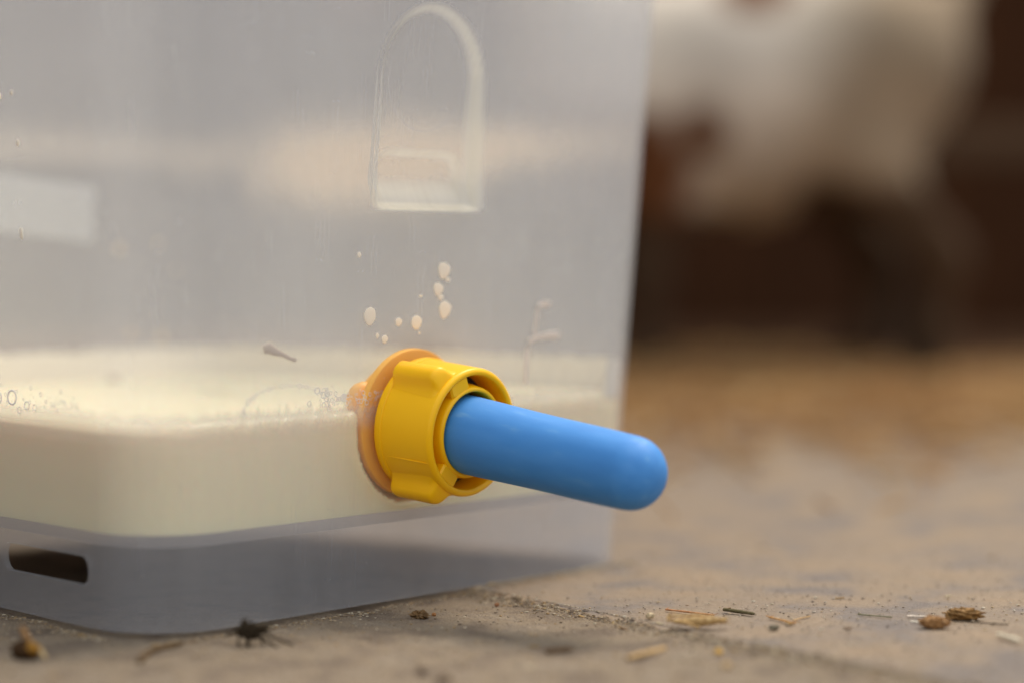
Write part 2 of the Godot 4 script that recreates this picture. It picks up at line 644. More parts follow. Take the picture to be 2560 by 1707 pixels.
func build_ground() -> void:
	var dust := mat(Color.WHITE, 0.95, 0.3)
	dust.albedo_texture = noise_tex(0.012, [[0.0, srgb(100, 89, 79)], [0.35, srgb(126, 113, 99)], [0.55, srgb(139, 125, 107)], [0.75, srgb(132, 120, 106)], [1.0, srgb(160, 146, 126)]], 6, 11)
	dust.uv1_triplanar = true
	dust.uv1_world_triplanar = true
	dust.uv1_scale = Vector3.ONE * 5.0
	dust.detail_enabled = true
	dust.detail_blend_mode = BaseMaterial3D.BLEND_MODE_MUL
	dust.detail_uv_layer = BaseMaterial3D.DETAIL_UV_2
	dust.uv2_triplanar = true
	dust.uv2_world_triplanar = true
	dust.uv2_scale = Vector3.ONE * 15.0
	dust.detail_albedo = noise_tex(0.12, [[0.0, srgb(170, 160, 150)], [0.4, srgb(235, 230, 225)], [0.6, srgb(255, 252, 248)], [1.0, srgb(255, 255, 255)]], 3, 5)
	dust.heightmap_enabled = true
	dust.heightmap_scale = 0.05
	dust.heightmap_texture = noise_tex(0.05, [], 5, 15, 1024)
	var b := MB.new()
	var xs := ladder([[-12.0, -1.0, 1.0], [-1.0, -0.3, 0.05], [-0.3, 0.4, 0.0025], [0.4, 1.5, 0.05], [1.5, 12.0, 1.0]])
	var zs := ladder([[-12.0, -2.0, 1.0], [-2.0, -1.1, 0.05], [-1.1, -0.55, 0.0025], [-0.5, 1.0, 0.06], [1.0, 12.0, 1.0]])
	b.grid(xs.size(), zs.size(), func(i, j): return Vector3(xs[i], floor_y(xs[i], zs[j]), zs[j]))
	for k in range(0, b.t.size(), 3):
		if (b.v[b.t[k + 2]] - b.v[b.t[k]]).cross(b.v[b.t[k + 1]] - b.v[b.t[k]]).y < 0:
			var s := b.t[k + 1]
			b.t[k + 1] = b.t[k + 2]
			b.t[k + 2] = s
	struct("dusty_floor", b.done(false), dust)
	# the smoother slab to the right, a millimetre or two higher, its edge ragged
	var slab := mat(Color.WHITE, 0.6, 0.5)
	slab.albedo_texture = noise_tex(0.014, [[0.0, srgb(104, 95, 91)], [0.26, srgb(117, 106, 98)], [0.42, srgb(131, 115, 98)], [0.6, srgb(137, 119, 98)], [1.0, srgb(146, 124, 99)]], 6, 23)
	slab.uv1_triplanar = true
	slab.uv1_world_triplanar = true
	slab.uv1_scale = Vector3.ONE * 2.5
	slab.heightmap_enabled = true
	slab.heightmap_scale = 0.05
	slab.heightmap_texture = dust.heightmap_texture
	slab.detail_enabled = true
	slab.detail_blend_mode = BaseMaterial3D.BLEND_MODE_MUL
	slab.detail_uv_layer = BaseMaterial3D.DETAIL_UV_2
	slab.uv2_triplanar = true
	slab.uv2_world_triplanar = true
	slab.uv2_scale = Vector3.ONE * 15.0
	slab.detail_albedo = dust.detail_albedo
	var c := MB.new()
	var ss := ladder([[-6.0, -1.0, 1.0], [-1.0, -0.3, 0.05], [-0.3, 0.6, 0.003], [0.6, 6.0, 0.4]])
	var ts := ladder([[0.0, 0.4, 0.01], [0.4, 1.2, 0.05], [1.2, 8.0, 0.6]])
	var side := Vector2(EDGE_D.y, -EDGE_D.x)
	c.grid(ss.size(), ts.size() + 2, func(i, j):
		var t: float = ts[maxi(j - 2, 0)]
		var jag: float = 0.0035 * wob.get_noise_2d(ss[i] * 900.0, 7.0) + 0.0015 * wob.get_noise_2d(ss[i] * 4000.0, 17.0)
		var p: Vector2 = EDGE_P + EDGE_D * ss[i] + side * (t + jag * exp(-t * 60.0) + (-0.0016 if j < 2 else 0.0))
		var y: float = 0.0003 * wob.get_noise_2d(p.x * 300.0, p.y * 300.0) + 0.0003 * wob.get_noise_2d(p.x * 1300.0, p.y * 1300.0) - 0.0004
		if j == 0:
			y = -0.02
		elif j == 1:
			y = -0.0013
		return Vector3(p.x, y, p.y))
	for k in range(0, c.t.size(), 3):
		if (c.v[c.t[k + 2]] - c.v[c.t[k]]).cross(c.v[c.t[k + 1]] - c.v[c.t[k]]).y < 0:
			var s := c.t[k + 1]
			c.t[k + 1] = c.t[k + 2]
			c.t[k + 2] = s
	struct("concrete_slab", c.done(false), slab)
	# sand, grit and chaff too small to count
	var grain := MB.new()
	grain.blob(Vector3.ZERO, Vector3.ONE, wob, 0.35, 2.0, 6)
	scatter("sand_grains", grain.done(), 90000, func(k):
		var p := ground_spot()
		var big := pow(rng.randf(), 5.0)
		var r := 0.00009 + 0.00042 * big * big
		var q := Transform3D(Basis(Vector3.UP, rng.randf() * TAU).scaled(Vector3(1.0 + rng.randf(), 0.7, 1.0) * r), Vector3(p.x, ground_at(p.x, p.y) + r * 0.4, p.y))
		var tone: Color = [srgb(172, 152, 124), srgb(146, 126, 100), srgb(126, 108, 88), srgb(132, 114, 94), srgb(190, 176, 152), srgb(160, 132, 94), srgb(150, 136, 118), srgb(112, 96, 82)][rng.randi() % 8]
		if edge_side(p.x, p.y) > 0.0:
			tone = tone.lightened(0.15)
		return [q, tone])
	var flake := MB.new()
	flake.block(Vector3(-1, -0.12, -0.28), Vector3(1, 0.12, 0.28), Transform3D(), 0.05)
	scatter("chaff_flecks", flake.done(), 700, func(k):
		var p := ground_spot()
		var r := 0.0004 + 0.0016 * pow(rng.randf(), 6.0)
		var q := Transform3D(Basis.from_euler(Vector3(rng.randf_range(-0.2, 0.2), rng.randf() * TAU, rng.randf_range(-0.15, 0.15))).scaled(Vector3.ONE * r), Vector3(p.x, ground_at(p.x, p.y) + r * 0.16, p.y))
		var tone: Color = [srgb(176, 150, 104), srgb(150, 122, 80), srgb(112, 84, 58), srgb(92, 80, 56), srgb(186, 170, 138)][rng.randi() % 5]
		return [q, tone])

func edge_side(x: float, z: float) -> float:
	return (Vector2(x, z) - EDGE_P).dot(Vector2(EDGE_D.y, -EDGE_D.x))

func ground_at(x: float, z: float) -> float:
	return 0.0 if edge_side(x, z) > 0.0 else floor_y(x, z)

func ground_spot() -> Vector2:
	for k in 40:
		var p: Vector2
		var z: float
		var dice := rng.randf()
		if dice > 0.90:                                     # drifted against the bucket's foot
			var g: Vector3 = bx * Vector3(rng.randf_range(-0.14, 0.13), 0, 0.1245 + absf(rng.randfn(0.0, 0.0035)))
			if rng.randf() < 0.3:
				var q := on_left(rng.randf_range(0.02, 0.14), 0.0, absf(rng.randfn(0.0, 0.0035)))
				g = bx * q
			return Vector2(g.x, g.z)
		if dice < 0.26:                         # swept up along the edge of the slab
			var s := rng.randf_range(-0.05, 0.32)
			p = EDGE_P + EDGE_D * s + Vector2(EDGE_D.y, -EDGE_D.x) * (-absf(rng.randfn(0.0, 0.006)) + 0.001)
			z = -p.y
		else:
			z = 0.62 + 1.0 * pow(rng.randf(), 1.7)
			p = Vector2(rng.randf_range(-0.25, 0.26) * z, -z)
		var l: Vector3 = bx.affine_inverse() * Vector3(p.x, 0, p.y)
		if absf(l.x) < 0.138 and absf(l.z) < 0.124:
			continue
		return p
	return Vector2(0.2, -0.8)

func scatter(called: String, mesh: Mesh, count: int, f: Callable) -> void:
	var mm := MultiMesh.new()
	mm.transform_format = MultiMesh.TRANSFORM_3D
	mm.use_colors = true
	mm.mesh = mesh
	mm.instance_count = count
	for k in count:
		var r: Array = f.call(k)
		mm.set_instance_transform(k, r[0])
		mm.set_instance_color(k, (r[1] as Color).srgb_to_linear())
	var o := MultiMeshInstance3D.new()
	o.name = called
	o.multimesh = mm
	var m := mat(Color.WHITE, 0.9, 0.3)
	m.vertex_color_use_as_albedo = true
	o.material_override = m
	o.set_meta("kind", "stuff")
	add_child(o)


# ---------- what stands far behind, out of focus
func build_backdrop() -> void:
	var wall := thing("barn_wall", "dark brown wall of upright boards in deep shade behind the animal and round to the left", "wall", Transform3D(Basis(), Vector3(0, 0, -3.9)))
	var woods := []
	for k in 3:
		var w := mat(Color.WHITE, 0.9, 0.2)
		w.albedo_texture = noise_tex(0.02, [[0.0, srgb(54 + k * 2, 33 + k, 20)], [1.0, srgb(82 + k * 2, 52 + k, 33)]], 4, 40 + k, 256)
		w.uv1_triplanar = true
		w.uv1_scale = Vector3(9, 0.8, 9)
		woods.append(w)
	var boards := []
	for k in 3:
		var bb := MB.new()
		bb.block(Vector3(-0.0998, 0, -0.014), Vector3(0.0998, 2.4, 0.014 + 0.004 * k), Transform3D(), 0.004)
		boards.append(bb.done())
	for k in 26:
		obj("board", boards[k % 3], woods[(k * 2) % 3], wall, Transform3D(Basis(), Vector3(-1.25 + 0.2 * k, 0, 0)))
	for k in 20:                                             # the wall turns the corner and comes forward on the left
		obj("board", boards[k % 3], woods[(k * 2 + 1) % 3], wall, Transform3D(Basis(Vector3.UP, PI / 2), Vector3(-1.35, 0, 0.1 + 0.2 * k)))
	# a low rail of a pen, right of the animal
	var rail := thing("pen_rail", "dim grey brown wooden rail on posts at the far right behind the animal", "rail", Transform3D(Basis(), Vector3(0.86, 0, -2.95)))
	var rw := mat(srgb(88, 68, 51), 0.9, 0.2)
	var rb := MB.new()
	rb.block(Vector3(-0.42, 0.258, -0.014), Vector3(0.75, 0.310, 0.014), Transform3D(), 0.005)
	obj("rail_board", rb.done(), rw, rail)
	for x in [-0.36, 0.7]:
		var pb := MB.new()
		pb.block(Vector3(x - 0.03, 0, -0.075), Vector3(x + 0.03, 0.36, -0.016), Transform3D(), 0.006)
		obj("post", pb.done(), mat(srgb(52, 38, 27), 0.9, 0.2), rail)
	# bedding
	var mound := MB.new()
	var xs := ladder([[-1.6, 2.4, 0.05]])
	var zs := ladder([[-2.75, -1.95, 0.05]])
	mound.grid(xs.size(), zs.size(), func(i, j): return Vector3(xs[i], bed_y(xs[i], zs[j]), zs[j]))
	for k in range(0, mound.t.size(), 3):
		if (mound.v[mound.t[k + 2]] - mound.v[mound.t[k]]).cross(mound.v[mound.t[k + 1]] - mound.v[mound.t[k]]).y < 0:
			var s := mound.t[k + 1]
			mound.t[k + 1] = mound.t[k + 2]
			mound.t[k + 2] = s
	var litter := mat(Color.WHITE, 0.95, 0.2)
	litter.albedo_texture = noise_tex(0.03, [[0.0, srgb(106, 80, 56)], [0.5, srgb(144, 113, 81)], [1.0, srgb(166, 137, 103)]], 5, 61, 256)
	litter.uv1_triplanar = true
	litter.uv1_scale = Vector3.ONE * 1.5
	struct("straw_bedding", mound.done(false), litter, "stuff")
	var shade_bed := MB.new()  # straw behind the goat, its shade put into a darker sheet
	shade_bed.grid(60, 24, func(i, j):
		var x := lerpf(-2.6, 3.2, i / 59.0)
		var z := lerpf(-4.2, -2.42, j / 23.0)
		return Vector3(x, 0.006 + 0.010 * wob.get_noise_2d(x * 60.0, z * 60.0) - 0.03 * smoothstep(-2.6, -2.42, z), z))
	for k in range(0, shade_bed.t.size(), 3):
		if (shade_bed.v[shade_bed.t[k + 2]] - shade_bed.v[shade_bed.t[k]]).cross(shade_bed.v[shade_bed.t[k + 1]] - shade_bed.v[shade_bed.t[k]]).y < 0:
			var s := shade_bed.t[k + 1]
			shade_bed.t[k + 1] = shade_bed.t[k + 2]
			shade_bed.t[k + 2] = s
	var shade_tone := mat(Color.WHITE, 0.9, 0.3)  # browns that carry the shade lying on the straw
	shade_tone.albedo_texture = noise_tex(0.03, [[0.0, srgb(52, 34, 20)], [0.6, srgb(84, 56, 34)], [1.0, srgb(112, 78, 48)]], 5, 62, 256)
	shade_tone.uv1_triplanar = true
	shade_tone.uv1_scale = Vector3.ONE * 1.2
	struct("shade_dark_bedding", shade_bed.done(false), shade_tone, "stuff")
	var stem := MB.new()
	stem.block(Vector3(-0.5, -0.012, -0.012), Vector3(0.5, 0.012, 0.012), Transform3D(), 0.004)
	scatter("loose_straw", stem.done(), 5200, func(k):
		var x := rng.randf_range(-0.9, 1.3)
		var z := -1.1 - 1.4 * pow(rng.randf(), 0.5)
		var l := rng.randf_range(0.05, 0.16) * smoothstep(0.9, 2.1, -z)
		var q := Transform3D(Basis.from_euler(Vector3(0, rng.randf() * TAU, rng.randf_range(-0.25, 0.25))).scaled(Vector3(l, 0.08, 0.08)), Vector3(x, maxf(bed_y(x, z), 0.0) + rng.randf_range(0.001, 0.012), z))
		var tone: Color = [srgb(188, 148, 96), srgb(168, 126, 82), srgb(146, 106, 66), srgb(196, 162, 114)][rng.randi() % 4]
		return [q, tone])
	build_goat()

func bed_y(x: float, z: float) -> float:
	var d := -z
	var front := 2.05 + 0.12 * wob.get_noise_2d(x * 30.0, 0.0) + 0.12 * x
	var h := smoothstep(front, front + 0.55, d) * (0.040 - 0.034 * smoothstep(0.15, 0.45, x)) * (1.0 - 1.2 * smoothstep(2.4, 2.7, d))
	return h + 0.010 * wob.get_noise_2d(x * 90.0, z * 90.0) * smoothstep(front, front + 0.3, d) - 0.004

func build_goat() -> void:
	var at := Transform3D(Basis(), Vector3(0.25, 0.0, -2.42))
	var goat := thing("young_goat", "white young goat with red brown patches standing blurred in the straw behind the bucket", "goat", at)
	var bones := []
	# trunk, facing -x
	bones.append([Vector3(-0.13, 0.305, 0), Vector3(0.00, 0.305, 0), 0.122, 0.128])
	bones.append([Vector3(0.00, 0.305, 0), Vector3(0.13, 0.335, 0), 0.128, 0.100])
	bones.append([Vector3(0.10, 0.345, 0), Vector3(0.165, 0.36, 0), 0.085, 0.070])
	bones.append([Vector3(-0.15, 0.26, 0), Vector3(-0.10, 0.27, 0), 0.075, 0.085])
	bones.append([Vector3(-0.13, 0.247, 0), Vector3(0.10, 0.286, 0), 0.068, 0.076])
	# neck and head
	bones.append([Vector3(-0.15, 0.34, 0), Vector3(-0.27, 0.46, 0), 0.085, 0.055])
	bones.append([Vector3(-0.28, 0.49, 0), Vector3(-0.33, 0.475, 0), 0.056, 0.050])
	bones.append([Vector3(-0.33, 0.470, 0), Vector3(-0.405, 0.425, 0), 0.046, 0.030])
	bones.append([Vector3(-0.40, 0.428, 0), Vector3(-0.415, 0.420, 0), 0.029, 0.026])
	for s in [-1.0, 1.0]:
		# ears, hanging out to the side
		bones.append([Vector3(-0.265, 0.505, s * 0.045), Vector3(-0.255, 0.48, s * 0.115), 0.014, 0.020])
		bones.append([Vector3(-0.255, 0.48, s * 0.115), Vector3(-0.26, 0.44, s * 0.14), 0.020, 0.009])
		# brow
		bones.append([Vector3(-0.325, 0.502, s * 0.034), Vector3(-0.33, 0.498, s * 0.036), 0.015, 0.015])
		# foreleg: shoulder, elbow, knee, fetlock, hoof
		var dx := 0.004 if s > 0 else -0.045
		bones.append([Vector3(-0.125, 0.29, s * 0.055), Vector3(-0.105 + dx, 0.205, s * 0.06), 0.058, 0.036])
		bones.append([Vector3(-0.105 + dx, 0.205, s * 0.06), Vector3(-0.115 + dx, 0.112, s * 0.058), 0.030, 0.022])
		bones.append([Vector3(-0.115 + dx, 0.112, s * 0.058), Vector3(-0.112 + dx, 0.040, s * 0.058), 0.020, 0.015])
		bones.append([Vector3(-0.112 + dx, 0.040, s * 0.058), Vector3(-0.125 + dx, 0.012, s * 0.058), 0.017, 0.019])
		# hind leg: hip, stifle forward, hock back, shank, hoof
		var ex := 0.02 if s > 0 else -0.03
		bones.append([Vector3(0.150, 0.33, s * 0.045), Vector3(0.105 + ex, 0.235, s * 0.062), 0.068, 0.042])
		bones.append([Vector3(0.105 + ex, 0.235, s * 0.062), Vector3(0.185 + ex, 0.135, s * 0.058), 0.036, 0.021])
		bones.append([Vector3(0.185 + ex, 0.135, s * 0.058), Vector3(0.172 + ex, 0.042, s * 0.058), 0.020, 0.015])
		bones.append([Vector3(0.172 + ex, 0.042, s * 0.058), Vector3(0.158 + ex, 0.012, s * 0.058), 0.017, 0.019])
	bones.append([Vector3(0.21, 0.40, 0), Vector3(0.245, 0.425, 0), 0.020, 0.012])
	var white := Color(0.64, 0.555, 0.455)
	var brown := Color(0.135, 0.054, 0.022)
	var dark := Color(0.066, 0.038, 0.021)
	var tan_ := Color(0.30, 0.225, 0.15)
	var paint := func(p: Vector3) -> Color:
		var w: float = 0.018 * wob.get_noise_3dv(p * 180.0)
		var c := white
		c = c.lerp(tan_, smoothstep(-0.03, 0.12, p.x + w + (0.30 - p.y) * 0.35))
		var spot := func(m: Vector3, r: float) -> float: return 1.0 - smoothstep(r - 0.008, r + 0.008, Vector2(p.x - m.x, p.y - m.y).length() + w)
		c = c.lerp(brown, spot.call(Vector3(-0.055, 0.262, 0), 0.026))
		c = c.lerp(brown, spot.call(Vector3(-0.118, 0.235, 0), 0.045))
		c = c.lerp(brown, spot.call(Vector3(0.004, 0.425, 0), 0.040))
		if p.x < 0.0:
			c = c.lerp(brown, (1.0 - smoothstep(-0.075, -0.045, p.x + w)) * (1.0 - smoothstep(0.245, 0.275, p.y + w + (p.x + 0.1) * 0.3)))
			c = c.lerp(dark, 1.0 - smoothstep(0.165, 0.190, p.y + w))
		if p.x > 0.05:
			c = c.lerp(dark, smoothstep(0.225, 0.195, p.y + w))
		if p.x < -0.24:
			c = c.lerp(brown, smoothstep(-0.245, -0.265, p.x + w) * (1.0 - smoothstep(0.012, 0.02, absf(p.z)) * 0.0))
			if absf(p.z) < 0.013 + w * 0.5 and p.y > 0.44:
				c = white
		if p.x < -0.415:
			c = Color(0.28, 0.15, 0.12)
		c = c * (1.0 + 0.35 * wob.get_noise_3dv(p * 60.0 + Vector3(5, 0, 0)))
		c.a = 1.0
		if p.y < 0.024:
			c = Color(0.03, 0.025, 0.02)
		return c
	var fur := mat(Color.WHITE, 0.95, 0.2)
	fur.vertex_color_use_as_albedo = true
	fur.rim_enabled = true
	fur.rim = 0.1
	fur.rim_tint = 0.6
	obj("body", body(bones, 0.0115, 0.035, paint), fur, goat)
	for s in [-1.0, 1.0]:
		var e := MB.new()
		e.blob(Vector3(-0.338, 0.492, s * 0.045), Vector3(0.009, 0.009, 0.006), wob, 0.0, 1.0, 12)
		obj("eye", e.done(), mat(srgb(30, 22, 14), 0.15, 0.6), goat)


# ---------- the bucket
func plastic_haze() -> ImageTexture:                     # rub marks and uneven milkiness of the plastic
	var im := Image.create(1024, 512, false, Image.FORMAT_RGBA8)
	var n := FastNoiseLite.new()
	n.seed = 9
	n.frequency = 0.02
	n.fractal_octaves = 4
	var streak := FastNoiseLite.new()
	streak.seed = 19
	streak.frequency = 0.05
	for y in 512:
		for x in 1024:
			var a := 0.52 + 0.022 * n.get_noise_2d(x * 0.6, y * 0.6) + 0.012 * streak.get_noise_2d(x * 2.0, y * 0.08) + 0.02 * streak.get_noise_2d(x * 1.1 + 400.0, y * 0.05) + 0.055 * streak.get_noise_2d(x * 0.16 + 90.0, y * 0.03)
			im.set_pixel(x, y, Color(0.895, 0.905, 0.925, clampf(a, 0.20, 0.7)))
	for k in 420:                                          # fine scratches
		var p := Vector2(rng.randf() * 1024, rng.randf() * 512)
		var up := rng.randf() < 0.75
		var d := (Vector2(rng.randf_range(-0.12, 0.12), 1) if up else Vector2(1, rng.randf_range(-0.4, 0.4))).normalized()
		var l := rng.randi_range(6, 70) if up else rng.randi_range(3, 16)
		var s := rng.randf_range(0.02, 0.09)
		for q in l:
			var r := p + d * q
			var xi := posmod(int(r.x), 1024)
			var yi := posmod(int(r.y), 512)
			var c := im.get_pixel(xi, yi)
			c.a = minf(c.a + s, 0.7)
			im.set_pixel(xi, yi, c)
	return ImageTexture.create_from_image(im)

func build_bucket() -> void:
	var bucket := thing("feeder_bucket", "translucent white plastic feeder bucket with yellow cap and blue teat on its front", "bucket", bx)
	var pp := mat(Color.WHITE, 0.30, 0.5)
	pp.albedo_texture = plastic_haze()
	pp.vertex_color_use_as_albedo = true
	pp.transparency = BaseMaterial3D.TRANSPARENCY_ALPHA
	pp.backlight_enabled = true
	pp.backlight = Color(1.0, 1.0, 1.0)
	pp.cull_mode = BaseMaterial3D.CULL_DISABLED
	obj("bucket_wall", shell(), pp, bucket)
	var fp := mat(Color(0.80, 0.78, 0.78, 0.35), 0.4, 0.5)
	fp.transparency = BaseMaterial3D.TRANSPARENCY_ALPHA
	fp.backlight_enabled = true
	fp.backlight = Color(0.7, 0.7, 0.7)
	obj("bucket_floor", filled(FLOOR_Y, FLOOR_Y + 0.0042, TH + 0.0001), fp, bucket)
	var mark := MB.new()                                  # the faint ring moulded inside the pocket
	var round_ := []
	var thin_ := []
	for k in 65:
		var a := TAU * k / 64.0
		round_.append(on_front(-0.006 + 0.0208 * cos(a), 0.199 + 0.0198 * sin(a), 0.0))
		thin_.append(0.00022)
	mark.tube(round_, thin_, 6)
	mark.c.fill(Color(1, 1, 1, 0.3))
	obj("ring_mark", mark.done(true, true), pp, bucket)
	# a paper label on the back wall
	var lb := MB.new()
	var xf := Transform3D(Basis(Vector3.BACK, -0.09) , Vector3(0.008, 0.155, 0))
	lb.grid(12, 4, func(i, j):
		var side: int = j / 2
		var jj: int = j % 2 if side == 0 else 1 - j % 2
		var p: Vector3 = xf * Vector3(lerpf(-0.05, 0.038, i / 11.0), lerpf(-0.0135, 0.0135, float(jj)), 0)
		var o := outline(p.y, 0.0)
		return Vector3(p.x, p.y, o[0][2][0].y - 0.0003 - 0.0002 * side), false, true)
	var lab := obj("paper_label", lb.done(), mat(srgb(192, 192, 189), 0.9, 0.3), bucket)
	lab.set_meta("label", "white paper label on the far wall, seen through the plastic")
	# ---- yellow screw cap
	var yellow := mat(srgb(255, 192, 3), 0.42, 0.4)
	yellow.subsurf_scatter_enabled = true
	yellow.subsurf_scatter_strength = 0.04
	var cap_at := on_front(-0.0082, 0.0677, 0.0003)
	var dr := deg_to_rad(4.9)
	var cb := Basis(Vector3(1, 0, 0), Vector3(0, -sin(dr), cos(dr)), Vector3(0, -cos(dr), -sin(dr)))
	var cx := Transform3D(cb, cap_at)
	var mm := func(a: Array) -> Array: return a.map(func(p): return Vector2(p[0], p[1]) * 0.001)
	var ring := MB.new()
	ring.lathe(mm.call([[21.4, 0.2], [24.6, 0.2], [25.3, 0.7], [25.5, 1.4], [25.5, 3.4], [25.3, 3.7], [24.95, 3.85], [24.95, 3.85], [24.7, 15.0], [24.5, 26.2], [24.35, 27.0], [23.9, 27.7], [23.2, 28.05], [22.6, 28.05], [22.1, 27.9], [21.8, 27.5], [21.65, 26.9], [21.2, 9.0], [21.2, 0.2], [21.4, 0.2]]), 128)
	var cap := obj("screw_cap", ring.done(), yellow, bucket, cx)
	var col := MB.new()
	col.lathe(mm.call([[15.3, 6.0], [19.2, 6.0], [18.1, 22.0], [17.7, 25.0], [17.5, 26.4], [17.2, 27.2], [16.7, 27.7], [16.1, 27.75], [15.6, 27.4], [15.35, 26.4], [15.3, 6.0]]), 96)
	obj("collar", col.done(), yellow, cap)
	for k in 3:
		var th := deg_to_rad(115.0 + 120.0 * k)
		var dir := Vector3(cos(th), 0, -sin(th))
		var tanv := Vector3(sin(th), 0, cos(th))
		var sp := MB.new()
		sp.block(Vector3(-0.0050, 0.0175, 0.0164), Vector3(0.0050, 0.0274, 0.0222), Transform3D(Basis(tanv, Vector3.UP, dir), Vector3.ZERO), 0.0007)
		obj("spoke", sp.done(), yellow, cap)
		var lug := MB.new()
		var th2 := deg_to_rad([128.0, 239.0, 2.0][k])
		var dir2 := Vector3(cos(th2), 0, -sin(th2))
		var tan2 := Vector3(sin(th2), 0, cos(th2))
		var hs := [[3.9, 0.0], [3.9, 0.93], [4.3, 0.985], [5.0, 1.0], [14.0, 1.0], [22.4, 1.0], [23.6, 0.97], [24.6, 0.86], [25.4, 0.66], [26.0, 0.42], [26.5, 0.12], [26.6, 0.0]]
		var prof := [[-8.6, 23.9], [-8.0, 24.5], [-6.6, 25.0], [-5.4, 25.7], [-4.5, 27.0], [-3.9, 28.7], [-3.0, 29.8], [-1.6, 30.35], [0.0, 30.5], [1.6, 30.35], [3.0, 29.8], [3.9, 28.7], [4.5, 27.0], [5.4, 25.7], [6.6, 25.0], [8.0, 24.5], [8.6, 23.9]]
		lug.grid(prof.size(), hs.size(), func(i, j):
			var r := lerpf(22.6, sqrt(prof[i][1] * prof[i][1] - prof[i][0] * prof[i][0]), hs[j][1])
			var w: float = prof[i][0] * (1.0 if hs[j][1] > 0.3 else 0.9)
			return (tan2 * w + dir2 * r + Vector3.UP * hs[j][0]) * 0.001, true, false)
		obj("grip_lug", lug.done(), yellow, cap)
	var seam := MB.new()                                  # the mould line along the cap
	var ths := deg_to_rad(205.0)
	var path := []
	for k in 9:
		path.append(Vector3(cos(ths), 0, -sin(ths)) * 0.02478 + Vector3.UP * (0.004 + 0.0225 * k / 8.0))
	seam.tube(path, [0.0001, 0.00022, 0.00025, 0.00025, 0.00025, 0.00025, 0.00025, 0.00022, 0.0001], 8)
	obj("mould_seam", seam.done(), yellow, cap)
	# grey rubber flange of the teat, deep in the cap
	var fl := MB.new()
	fl.lathe(mm.call([[14.0, 14.2], [21.3, 14.2], [21.3, 16.4], [20.9, 16.8], [14.0, 16.8], [14.0, 14.2]]), 64)
	obj("rubber_flange", fl.done(), mat(srgb(50, 50, 54), 0.6, 0.4), bucket, cx)
	# nut and sealing ring on the inside
	var nut := MB.new()
	nut.lathe(mm.call([[10.0, -2.85], [27.8, -2.85], [28.3, -3.3], [28.3, -5.6], [27.8, -6.2], [21.8, -7.2], [21.4, -15.0], [20.4, -16.0], [10.0, -16.0], [10.0, -3.2]]), 64)
	for a in [157.0, 277.0, 37.0]:
		var d2 := Vector3(cos(deg_to_rad(a)), 0, -sin(deg_to_rad(a)))
		nut.blob(d2 * 0.0215 + Vector3.UP * -0.0115, Vector3(0.0075, 0.0045, 0.0075), wob, 0.0, 1.0, 16)
	var dw := deg_to_rad(DRAFT)                           # square to the wall, not to the drooping cap
	obj("inner_nut", nut.done(), mat(srgb(255, 180, 0), 0.42, 0.4), bucket, Transform3D(Basis(Vector3(1, 0, 0), Vector3(0, -sin(dw), cos(dw)), Vector3(0, -cos(dw), -sin(dw))), cap_at))
	# ---- blue teat
	var base := on_front(-0.0078, 0.0657, 0.026)
	var tip := on_front(-0.0078, 0.0601, 0.1031)
	var ax := (tip - base).normalized()
	var tb := Basis(Vector3(1, 0, 0), ax, Vector3(1, 0, 0).cross(ax))
	var L := (tip - base).length()
	var prof2 := []
	prof2.append(Vector2(0.0135, -0.016))
	prof2.append(Vector2(0.0146, -0.015))
	for k in 24:
		var t := k / 23.0
		var r := lerpf(0.0148, 0.0134, pow(t, 1.15)) + 0.00012 * sin(t * 9.0)
		prof2.append(Vector2(r, lerpf(-0.012, L, t)))
	for k in range(1, 20):
		var a := PI / 2 * k / 19.0
		prof2.append(Vector2(0.0134 * cos(a), L + 0.0130 * sin(a)))
	var teat := MB.new()
	teat.lathe(prof2, 96)
	var blue := mat(Color.WHITE, 0.42, 0.5)
	blue.albedo_texture = noise_tex(0.02, [[0.0, srgb(60, 132, 203)], [0.5, srgb(65, 138, 209)], [0.8, srgb(69, 141, 211)], [1.0, srgb(98, 156, 212)]], 5, 77, 256)
	blue.uv1_scale = Vector3(2, 1, 1)
	blue.roughness_texture = noise_tex(0.03, [[0.0, Color(0.50, 0.50, 0.50)], [1.0, Color(0.76, 0.76, 0.76)]], 5, 78, 256)
	blue.roughness = 1.0
	var tt := obj("teat", teat.done(), blue, bucket, Transform3D(tb, base))
	tt.set_meta("label", "bright blue rubber teat")

	# ----- milk
	var milk := mat(srgb(250, 234, 189), 0.35, 0.5)
	milk.subsurf_scatter_enabled = true
	milk.subsurf_scatter_strength = 0.3
	tag(obj("milk", filled(FLOOR_Y + 0.0043, LEVEL, TH + 0.00015, false, 0.0012), milk, self, bx), "cream coloured milk filling the bottom quarter of the translucent bucket", "milk")
	var skin := mat(srgb(240, 230, 212), 0.6, 0.4)
	var walls := film([[0, true], [1, false], [1, true], [2, false], [2, true]], LEVEL - 0.002, func(i): return 0.0875 + 0.0022 * wob.get_noise_1d(i * 5.0) + 0.001 * wob.get_noise_1d(i * 25.0), TH + 0.0002)
	tag(obj("milk_residue", walls, skin, self, bx), "white skin of milk clinging to the far walls above the milk", "milk residue")
	var dried := mat(srgb(255, 247, 236), 0.7, 0.3)  # cream tone for the warm glow painted inside the far wall
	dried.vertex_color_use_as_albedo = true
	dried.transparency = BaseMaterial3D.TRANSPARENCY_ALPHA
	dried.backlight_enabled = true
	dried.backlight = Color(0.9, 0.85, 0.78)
	tag(obj("painted_glow", band(), dried, self, bx), "warm cream band of painted glow on the far right wall, half way up", "milk residue")
	var wet := mat(srgb(248, 238, 222), 0.6, 0.3)
	wet.vertex_color_use_as_albedo = true
	wet.transparency = BaseMaterial3D.TRANSPARENCY_ALPHA
	wet.backlight_enabled = true
	wet.backlight = Color(0.8, 0.8, 0.8)
	var wm := MB.new()
